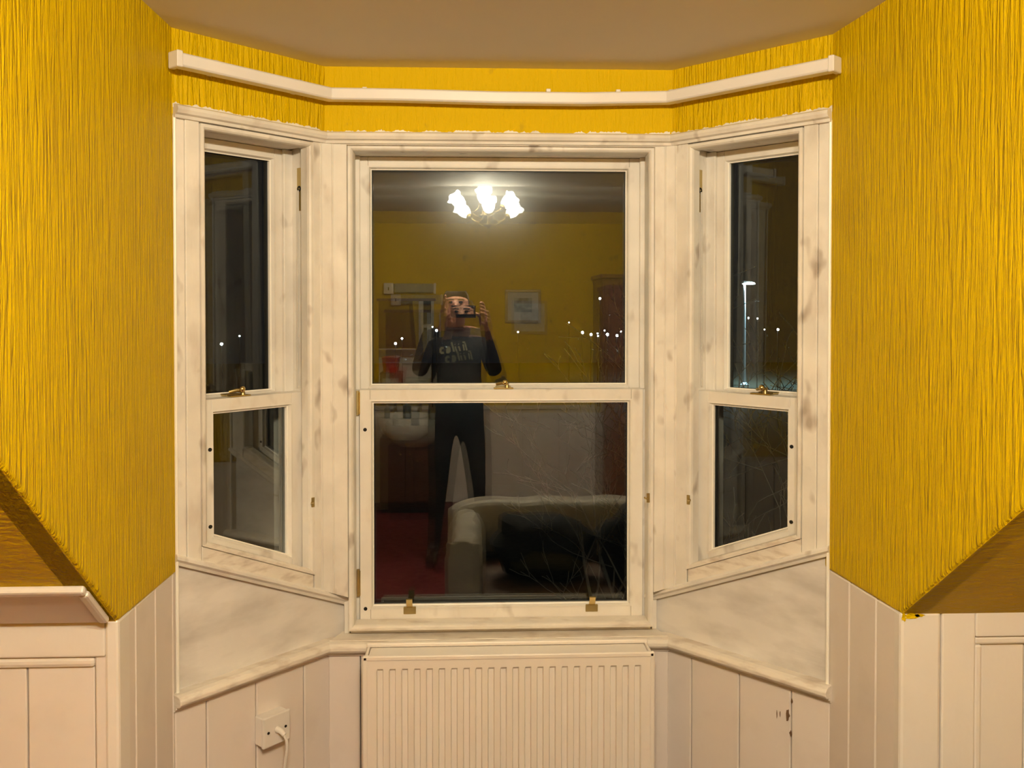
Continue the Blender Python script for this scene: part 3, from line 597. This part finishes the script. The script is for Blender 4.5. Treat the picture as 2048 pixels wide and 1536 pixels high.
# basin: outer shell with rounded front and a hollow bowl
cx_, hw = (vx0+vx1)/2, (vx1-vx0)/2; rings = []
def bring(k, z, inset):
    pts = []; hwx = hw*k-inset; yb = BACK+.02+inset; yf = BACK+0.5500-inset-(1-k)*.16
    for j in range(24):
        t = 2*math.pi*j/24; cxx, sy = math.cos(t), math.sin(t); ex = .55
        pts.append(Vector((cx_+hwx*math.copysign(abs(cxx)**ex,cxx), (yb+yf)/2+(yf-yb)/2*math.copysign(abs(sy)**ex,sy), z)))
    return pts
m = MB(); m.sweep([bring(.55,zr-.17,0),bring(.86,zr-.12,0),bring(.97,zr-.05,0),bring(1,zr-.01,0),bring(1,zr,0),bring(.98,zr+.004,.01),bring(.98,zr,.05),bring(.9,zr-.05,.06),bring(.6,zr-.11,.06)]); m.build('basin', 'ceramic', vu, smooth=True)
for s_, nm in ((-1,'hot'),(1,'cold')):
    tp = MB().tube([(cx_+s_*.1,BACK+.075,zr+.004),(cx_+s_*.1,BACK+.075,zr+.06),(cx_+s_*.1,BACK+.12,zr+.075),(cx_+s_*.1,BACK+.16,zr+.05)], .011, 10).build('tap', 'chrome', vu, smooth=True)
    MB().lathe((cx_+s_*.1,BACK+.075,zr+.06), [(.008,0),(.010,.015),(.022,.02),(.022,.032),(0,.036)], 12).build('tap_handle', 'chrome', tp, smooth=True)
def bottle(x, y, z, r, h, mt, lab):
    b = empty('toiletry_bottle', (x,y,z), lab, 'bottle')
    m = MB(); m.lathe((x,y,z+.0005), [(0,0),(r,0),(r,h*.7),(r*.5,h*.8),(r*.4,h*.82)], 18); m.build('body', mt, b, smooth=True)
    m = MB(); m.lathe((x,y,z+h*.82), [(r*.45,0),(r*.45,h*.18),(0,h*.18)], 14); m.build('cap', 'plastic_white', b, smooth=True)
bottle(cx_+.02,BACK+0.5150,zr+.0045,.032,.13,'blue_plastic','dark blue toiletry bottle on the basin rim'); bottle(cx_-.13,BACK+0.5150,zr+.0045,.022,.10,'clear_plastic','clear grey toiletry bottle on the basin rim')
# wardrobe
wx0 = mir(1206,600,BACK+0.6000,GU).x; wz = mir(1206,548,BACK+0.6000,GU).z
wr = empty('wardrobe', (wx0+.5,BACK+0.3000,0), 'tall dark brown wooden wardrobe in the back corner', 'wardrobe')
m = MB(); m.box(wx0,wx0+1.0,BACK+.04,BACK+0.5800,.06,wz-.03); m.build('body', 'mid_wood', wr, bevel=.004)
m = MB(); m.box(wx0-.02,wx0+1.02,BACK+.035,BACK+0.6100,wz-.03,wz); m.build('cornice', 'mid_wood', wr, bevel=.006, seg=2)
m = MB(); m.box(wx0+.01,wx0+.99,BACK+.05,BACK+0.5600,0,.06); m.build('plinth', 'dark_wood', wr)
for i in range(2):
    dr_ = MB().box(wx0+.015+i*.487,wx0+.495+i*.487,BACK+0.5805,BACK+0.6020,.08,wz-.05).build('door', 'mid_wood', wr, bevel=.004)
    MB().sphere((wx0+(.46 if i == 0 else .54),BACK+0.6120,1.0), .014, 10, 6).build('knob', 'brass', dr_, smooth=True)
# sofa facing the window, with a pale throw and dark things on the seat
SX0 = mir(912,1020,-1.44,GL).x; SX1 = SX0+1.35; SYB, SYF = -1.61, -.86; ST = .69; AW = .085
so = empty('sofa', ((SX0+SX1)/2,(SYB+SYF)/2,0), 'brown two seat sofa facing the window under a pale throw', 'sofa')
m = MB(); m.box(SX0+.02,SX1-.02,SYB+.02,SYF-.02,.10,.34); m.build('base', 'sofa_cloth', so, bevel=.02, seg=2)
m = MB(); m.box(SX0+.02,SX1-.02,SYB,SYB+.17,.345,ST-.02); m.build('backrest', 'sofa_cloth', so, bevel=.05, seg=3)
for x in (SX0, SX1-AW):
    m = MB(); m.box(x,x+AW,SYB+.175,SYF,.10,.655); m.build('armrest', 'sofa_cloth', so, bevel=.04, seg=3)
for i in range(2):
    w = (SX1-SX0-2*AW-.01)/2; x = SX0+AW+.005+i*w; m = MB(); m.box(x+.002,x+w-.002,SYB+.18,SYF-.01,.345,.46); m.build('seat_cushion', 'sofa_cloth', so, bevel=.03, seg=3)
for x in (SX0+.06,SX1-.06):
    for y in (SYB+.06,SYF-.06): MB().tube([(x,y,0),(x,y,.10)], [.018,.024], 10).build('leg', 'dark_wood', so)
th = empty('sofa_throw', (SX0+.5,SYB+.1,.5), 'pale cream throw draped over the back and arm of the sofa', 'throw')
def cloth(nm, grid, t=.012):
    m = MB(); n0, n1 = len(grid), len(grid[0])
    for r in grid: m.v += [Vector(p) for p in r]
    for i in range(n0-1):
        for j in range(n1-1): a_ = i*n1+j; m.f.append((a_,a_+1,a_+n1+1,a_+n1))
    o = m.build(nm, 'throw_cloth', th, smooth=True); md = o.modifiers.new('thick','SOLIDIFY'); md.thickness = t; md.offset = 0; return o
g = []
for i in range(41):
    x = SX0-.035+i*(SX1-SX0+.05)/40; row = []
    rise = 1-math.exp(-max(0,(x-SX0+.035))/.05)
    for (y, z) in ((SYB-.02,.20),(SYB-.022,.45),(SYB-.018,ST-.05),(SYB+.03,ST+.004),(SYB+.09,ST+.012),(SYB+.15,ST+.002),(SYB+.192,ST-.05),(SYB+.20,ST-.12),(SYB+.205,.475+.02*math.sin(x*9))):
        row.append((x, y+.005*math.sin(x*37+z*8), z-(.05*(1-rise) if z > .6 else 0)+.004*math.sin(x*23)))
    g.append(row)
cloth('back_cover', g)
g = []
for j in range(25):
    y = SYB+.20+j*(SYF+.02-SYB-.20)/24; row = []
    for (dx, z) in ((-.025,.16),(-.028,.40),(-.022,.61),(.010,.664),(.042,.672),(.076,.664),(.102,.62),(.104,.475)):
        row.append((SX0+dx+.006*math.sin(y*31+z*9), y, z+.005*math.sin(y*27+dx*20)))
    g.append(row)
cloth('arm_cover', g)
g = [[(SX0-.026+.004*math.sin(z*30),SYF+.020+.006*math.sin(z*25),z),(SX0+.02,SYF+.024+.006*math.sin(z*21+1),z),(SX0+.06,SYF+.022,z),(SX0+.10,SYF+.020+.005*math.sin(z*33),z)] for z in [.13+.054*k for k in range(11)]]
cloth('arm_front_cover', g)
def lump(nm, c, r, mt, lab, cat, seed, ridges=0, group=None):
    rnd = random.Random(seed); ph = [rnd.uniform(0,6) for _ in range(6)]
    m = MB(); m.sphere((0,0,0), 1, 28, 16); c = Vector(c)
    for i, p in enumerate(m.v):
        k = 1+.10*math.sin(4*p.x+ph[0])*math.sin(5*p.y+ph[1])+.08*math.sin(7*p.z+ph[2]+3*p.x)
        if ridges: k += .05*math.sin(ridges*p.z)
        q = Vector((math.copysign(abs(p.x)**.75,p.x)*r[0]*k, math.copysign(abs(p.y)**.8,p.y)*r[1]*k, max(p.z,-.72)/.72*r[2]*k if p.z < 0 else p.z*r[2]*k))
        m.v[i] = c+q
    zmin = min(p.z for p in m.v); base = .462
    for p in m.v: p.z += base-zmin
    r_ = empty(nm, (c.x,c.y,base), lab, cat, group); m.build('body', mt, r_, smooth=True); return r_
l1 = lump('folded_coat', (SX0+.36,-1.14,.5), (.20,.15,.125), 'dark_cloth', 'dark coat bundled up on the sofa seat beside the arm', 'coat', 1)
MB().tube([(SX0+.24,-1.03,.53),(SX0+.32,-1.0,.56),(SX0+.45,-1.0,.55),(SX0+.52,-1.04,.51)], [.03,.036,.036,.03], 10).build('sleeve', 'olive_cloth', l1, smooth=True)
l2 = lump('travel_bag', (SX0+.82,-1.12,.5), (.23,.15,.13), 'dark_cloth', 'black soft travel bag lying on the sofa seat', 'bag', 3, 14)
MB().tube([(SX0+.68,-1.01,.53),(SX0+.71,-.985,.63),(SX0+.80,-.985,.67),(SX0+.89,-.985,.63),(SX0+.92,-1.01,.53)], .011, 8).build('handle', 'dark_cloth', l2, smooth=True)
MB().box(SX0+.745,SX0+.765,-.965,-.96,.55,.575).build('buckle', 'chrome', l2)

# ------------------------------------------------------------------ the person taking the photograph, behind the camera
PX, PY = -.105, -3.02
pe = empty('person', (PX,PY,0), 'person in black top and jeans standing and holding up a phone', 'person')
V = []; R_ = []; E_ = []
def pv(x, y, z, r, par=None):
    V.append((x,y,z)); R_.append(r if isinstance(r,(tuple,list)) else (r,r))
    if par is not None: E_.append((par,len(V)-1))
    return len(V)-1
pel = pv(PX,PY,.93,(.165,.125)); ab = pv(PX,PY+.01,1.08,(.17,.135),pel); chs = pv(PX,PY,1.27,(.175,.125),ab); upc = pv(PX,PY,1.39,(.13,.10),chs)
nk = pv(PX,PY+.025,1.455,.062,upc); nk2 = pv(PX,PY+.045,1.50,.058,nk); hl = pv(PX,PY+.07,1.545,(.066,.080),nk2); hm = pv(PX,PY+.065,1.605,(.078,.096),hl); ht = pv(PX,PY+.055,1.650,(.068,.085),hm)
ns = pv(PX,PY+.168,1.588,.012,hm)
for s in (-1,1): pv(PX+s*.082,PY+.045,1.59,.011,hm)
PHC = Vector((-.056,CAMY-.009,1.556)); PHW, PHH = .0735, .0360       # phone centre and half sizes
for s in (-1,1):
    sh_ = pv(PX+s*.175,PY,1.375,(.075,.07),upc)
    el = pv(PX+s*.235+(.01 if s > 0 else 0),PY+.11,1.165,.052,sh_)
    wx = PHC.x+s*(PHW+.030); wr_ = pv(wx+s*.022,PHC.y-.11,1.455,.029,el); fa = None
    pm = pv(wx+s*.012,PHC.y-.055,1.505,(.030,.018),wr_); pk = pv(wx+s*.008,PHC.y-.030,1.545,(.030,.015),pm)
    # fingers: four along the short end of the phone, tips in front of it; thumb behind
    for q, (dz, ln) in enumerate(((.040,.058),(.022,.064),(.002,.060),(-.018,.048))):
        up_ = .045 if (s < 0 and q < 2) else 0.0
        a1 = pv(wx+s*.014,PHC.y-.012,PHC.z+dz+.004,.0095,pk); a2 = pv(wx+s*.006,PHC.y+.010,PHC.z+dz+.010+up_*.5,.0088,a1)
        pv(wx-s*(.006+.2*(ln-.048))+ (s*.004 if up_ else 0),PHC.y+.0185,PHC.z+dz+.014+up_,.0078,a2)
    t1 = pv(wx-s*.002,PHC.y-.028,PHC.z-.028,.0115,pm); t2 = pv(wx-s*.022,PHC.y-.022,PHC.z-.016,.0095,t1); pv(wx-s*.044,PHC.y-.0165,PHC.z-.006,.0085,t2)
for s, kx, kyy, fx in ((-1,-.215,.02,-.245),(1,.020,.03,.030)):
    hp_ = pv(PX+s*.095,PY,.86,(.092,.095),pel); kn = pv(kx,PY+kyy,.48,.062,hp_); an = pv(fx,PY-.02,.095,.042,kn)
    ft = pv(fx+s*.008,PY+.06,.052,(.044,.040),an); pv(fx+s*.016,PY+.165,.040,(.042,.030),ft)
me = D.meshes.new('body_cage'); me.from_pydata(V, E_, []); tmp = D.objects.new('body_cage', me); COL.objects.link(tmp)
md = tmp.modifiers.new('skin','SKIN'); md.use_smooth_shade = True
for i, r in enumerate(R_): me.skin_vertices[0].data[i].radius = r
me.skin_vertices[0].data[pel].use_root = True
sb = tmp.modifiers.new('sub','SUBSURF'); sb.levels = 2; sb.render_levels = 2
dg = bpy.context.evaluated_depsgraph_get(); body = D.meshes.new_from_object(tmp.evaluated_get(dg)); D.objects.remove(tmp)
for v_ in body.vertices: v_.co = v_.co-ORG[pe]; v_.co.z = max(v_.co.z, .002)
body.materials.clear()
for k in ('skin','black_shirt','black_jeans','phone_black'): body.materials.append(MATS[k])
for p in body.polygons:
    c = p.center+ORG[pe]; p.use_smooth = True
    hand = c.z > 1.44 and c.y > PHC.y-.13
    if hand or c.z > 1.455 and c.y < PY+.25: p.material_index = 0
    elif c.z > .90: p.material_index = 1
    elif c.z > .10: p.material_index = 2
    else: p.material_index = 3
bo = D.objects.new('body', body); COL.objects.link(bo); bo.parent = pe; ORG[bo] = ORG[pe]
# face, hair fringe, collar, print
for s in (-1,1):
    MB().sphere((PX+s*.031,PY+.150,1.612), (.012,.008,.008), 10, 6).build('eye', 'eye_dark', pe, smooth=True)
    MB().tube([(PX+s*.014,PY+.156,1.628),(PX+s*.034,PY+.155,1.631),(PX+s*.052,PY+.143,1.626)], .0045, 6).build('eyebrow', 'hair', pe, smooth=True)
MB().tube([(PX-.026,PY+.146,1.549),(PX,PY+.153,1.551),(PX+.026,PY+.146,1.549)], [.003,.0055,.003], 7).build('mouth', 'lips', pe, smooth=True)
m = MB(); n = 20
rg = [[Vector((PX+rx*math.cos(t), PY+.050+ry*math.sin(t), z)) for t in [math.radians(158+ (382-158)*j/(n-1)) for j in range(n)]] for rx, ry, z in ((.0800,.098,1.575),(.0845,.104,1.615),(.0800,.098,1.655),(.062,.076,1.684))]
for r in rg: m.v += r
for i in range(3):
    for j in range(n-1): a_ = i*n+j; m.f.append((a_,a_+1,a_+n+1,a_+n))
h = m.build('hair', 'hair', pe, smooth=True); md = h.modifiers.new('t','SOLIDIFY'); md.thickness = .008
m = MB(); m.lathe((PX,PY+.012,1.432), [(.078,0),(.084,.012),(.074,.022)], 20); m.build('collar', 'black_shirt', pe, smooth=True)
# pale lettering-like print across the chest: rows of strokes as they show in the glass
pr = MB(); zc0, yc0 = 1.300, PY+.140
def stroke(x0, z0, x1, z1, w=.007):
    d = Vector((x1-x0,0,z1-z0)).normalized(); nrm = Vector((-d.z,0,d.x))*w
    def yy(x): return PY+.128-.9*(x-PX)**2
    q = [Vector((x0,0,z0))-nrm,Vector((x1,0,z1))-nrm,Vector((x1,0,z1))+nrm,Vector((x0,0,z0))+nrm]
    a_ = [Vector((p.x,yy(p.x),p.z)) for p in q]; pr.sweep([a_,[p+Vector((0,.004,0)) for p in a_]])
x = PX-.095
for (dx, kind) in ((0,'c'),(.035,'a'),(.068,'l'),(.090,'s'),(.112,'s'),(.140,'m')):
    X = x+dx; Z = zc0+dx*.10
    if kind == 'c': stroke(X,Z,X+.02,Z); stroke(X,Z,X,Z+.03); stroke(X,Z+.03,X+.02,Z+.03)
    if kind == 'a': stroke(X,Z,X+.02,Z); stroke(X+.02,Z,X+.02,Z+.03); stroke(X,Z+.014,X+.02,Z+.016); stroke(X,Z+.03,X+.02,Z+.03)
    if kind == 'l': stroke(X,Z+.058,X+.016,Z,.006)
    if kind == 's': stroke(X,Z+.03,X+.010,Z,.005); stroke(X-.002,Z+.045,X,Z+.04,.004)
    if kind == 'm': stroke(X,Z+.04,X+.006,Z,.005); stroke(X+.012,Z+.045,X+.022,Z,.005); stroke(X-.005,Z+.052,X+.012,Z+.050,.005)
pr.build('chest_print', 'shirt_print', pe)
# phone in the hands
ph = empty('phone', PHC-Vector((0,0,PHH)), 'black phone held sideways in both hands', 'phone')
MB().box(PHC.x-PHW,PHC.x+PHW,PHC.y-.0038,PHC.y+.0038,PHC.z-PHH,PHC.z+PHH).build('case', 'phone_black', ph, bevel=.003, seg=2)
MB().box(PHC.x+PHW-.036,PHC.x+PHW-.006,PHC.y+.0036,PHC.y+.0052,PHC.z+.002,PHC.z+PHH-.005).build('camera_bump', 'phone_black', ph, bevel=.001)
for dx, dz in ((-.028,.022),(-.014,.010)):
    MB().lathe((PHC.x+PHW+dx,PHC.y+.005,PHC.z+dz), [(0,.0022),(.0055,.0022),(.0062,.0016),(.0062,-.001)], 14, axis=(0,1,0)).build('lens', 'lens_glass', ph, smooth=True)

# ================================================================== OUTSIDE AT NIGHT
GZ = -3.05
m = MB(); m.box(-60, 60, .9, 75, GZ-.2, GZ); m.build('ground', 'ground_dark', label='dark ground outside the house', kind='structure')
def far(px, py, Y): return onY(px, py, Y)
def light_post(px, py, Y, r, mt='street_light'):
    wn = 'left' if px < 600 else 'right' if px > 1400 else 'middle'
    lab = 'small bright street light far off, seen through the %s window' % wn; grp = 'distant street lights behind the %s window' % wn
    c = far(px, py, Y); o = empty('street_light', (c.x,c.y,GZ), lab, 'street light', grp)
    MB().tube([(c.x,c.y+r,GZ),(c.x,c.y+r,c.z+r)], .02, 6).build('post', 'black_hole', o)
    MB().sphere(c, r, 8, 6).build('lamp', mt, o, smooth=True)
for px, py, r in ((791,687,.075),(804,677,.055),(873,661,.075),(865,654,.03),(1036,664,.05),(1138,645,.03),(1200,597,.065),(1165,665,.09),(1182,669,.07),(1195,667,.05),(1196,672,.045),(1215,669,.085),(1209,661,.045),(1234,671,.09),(1242,663,.05),
    (443,688,.08),(479,672,.05),(1458,660,.05),(1515,637,.05),(1529,659,.04),(1556,659,.08),(1497,636,.05)):
    light_post(px, py, 44+random.uniform(-4,6), r*.75)
# tall lamp post seen through the right window
b = far(1482,779,52); t = far(1489,567,52)
lp = empty('lamp_post', (t.x,52,GZ), 'tall pale lamp post with a flat lit head seen through the right window', 'street lamp')
MB().tube([(t.x,52,GZ),(t.x,52,GZ+.6),(t.x,52,t.z)], [.12,.09,.07], 12).build('pole', 'pole_paint', lp, smooth=True)
MB().lathe((t.x,52,GZ), [(.30,0),(.30,.06),(.2,.14),(.14,.2)], 14).build('base', 'pole_paint', lp, smooth=True)
hd = MB().hexa([(t.x-.12,51.8,t.z),(t.x+.62,51.85,t.z+.02),(t.x+.62,52.15,t.z+.02),(t.x-.12,52.2,t.z),(t.x-.1,51.85,t.z+.16),(t.x+.5,51.9,t.z+.12),(t.x+.5,52.1,t.z+.12),(t.x-.1,52.15,t.z+.16)]).build('lamp_head', 'pole_paint', lp, bevel=.02)
MB().box(t.x-.1,t.x+.58,51.78,52.1,t.z-.045,t.z-.005).build('lens', 'street_light', hd, bevel=.015)
ld = D.lights.new('street_lamp_light','SPOT'); ld.energy = 1800; ld.color = (.55,.86,1.0); ld.shadow_soft_size = .06; ld.spot_size = math.radians(170); ld.spot_blend = .6
l_ = D.objects.new('street_lamp_light', ld); COL.objects.link(l_); l_.parent = lp; l_.location = (.30,-.06,t.z-GZ-.07)
# bare trees
def tree(base, hgt, spread, seed, lab, lean=(0,0), r0=.07, depth=5, tips=1.0):
    rnd = random.Random(seed); o = empty('bare_tree', base, lab, 'tree', None)
    segs = []; base = Vector(base)
    def grow(p, d, L, r, k):
        pts = [p]; rr = [r]; q = p.copy(); dd = d.copy(); n = 4
        for i in range(n):
            dd = (dd+Vector((rnd.uniform(-1,1),rnd.uniform(-1,1),rnd.uniform(-.5,.7)))*.22).normalized(); q = q+dd*(L/n); pts.append(q.copy()); rr.append(r*(1-.45*(i+1)/n))
        segs.append((k, pts, rr))
        if k < depth:
            nb = rnd.choice((2,3,3)) if k else 5
            for b_ in range(nb):
                i = rnd.randint(2,n); a = Vector((rnd.uniform(-1,1),rnd.uniform(-1,1),rnd.uniform(-.35,.8))); nd = (dd*.75+a*spread).normalized()
                grow(pts[i], nd, L*rnd.uniform(.55,.8), rr[i]*.66, k+1)
    grow(base, Vector((lean[0],lean[1],1)).normalized(), hgt*.42, r0, 0)
    tr = MB(); tw = MB(); nb = 0
    for k, pts, rr in segs:
        if k == 0: tr.tube(pts, rr, 10)
        elif k == 1: MB().tube(pts, rr, 7).build('branch', 'bark', o, smooth=True)
        else: tw.tube(pts, [max(r, .0028) for r in rr], 4, False)
    tr.build('trunk', 'bark', o, smooth=True); tw.build('twigs', 'bark', o, kind='stuff')
    return o
tree((1.30,4.1,GZ), 4.4, .75, 11, 'bare twiggy tree close outside the middle window', (-.06,-.02), .05, 6)
tree((3.7,5.0,GZ), 5.2, .8, 5, 'bare tree with stout forked branches beyond the right window', (-.05,0), .07, 5)
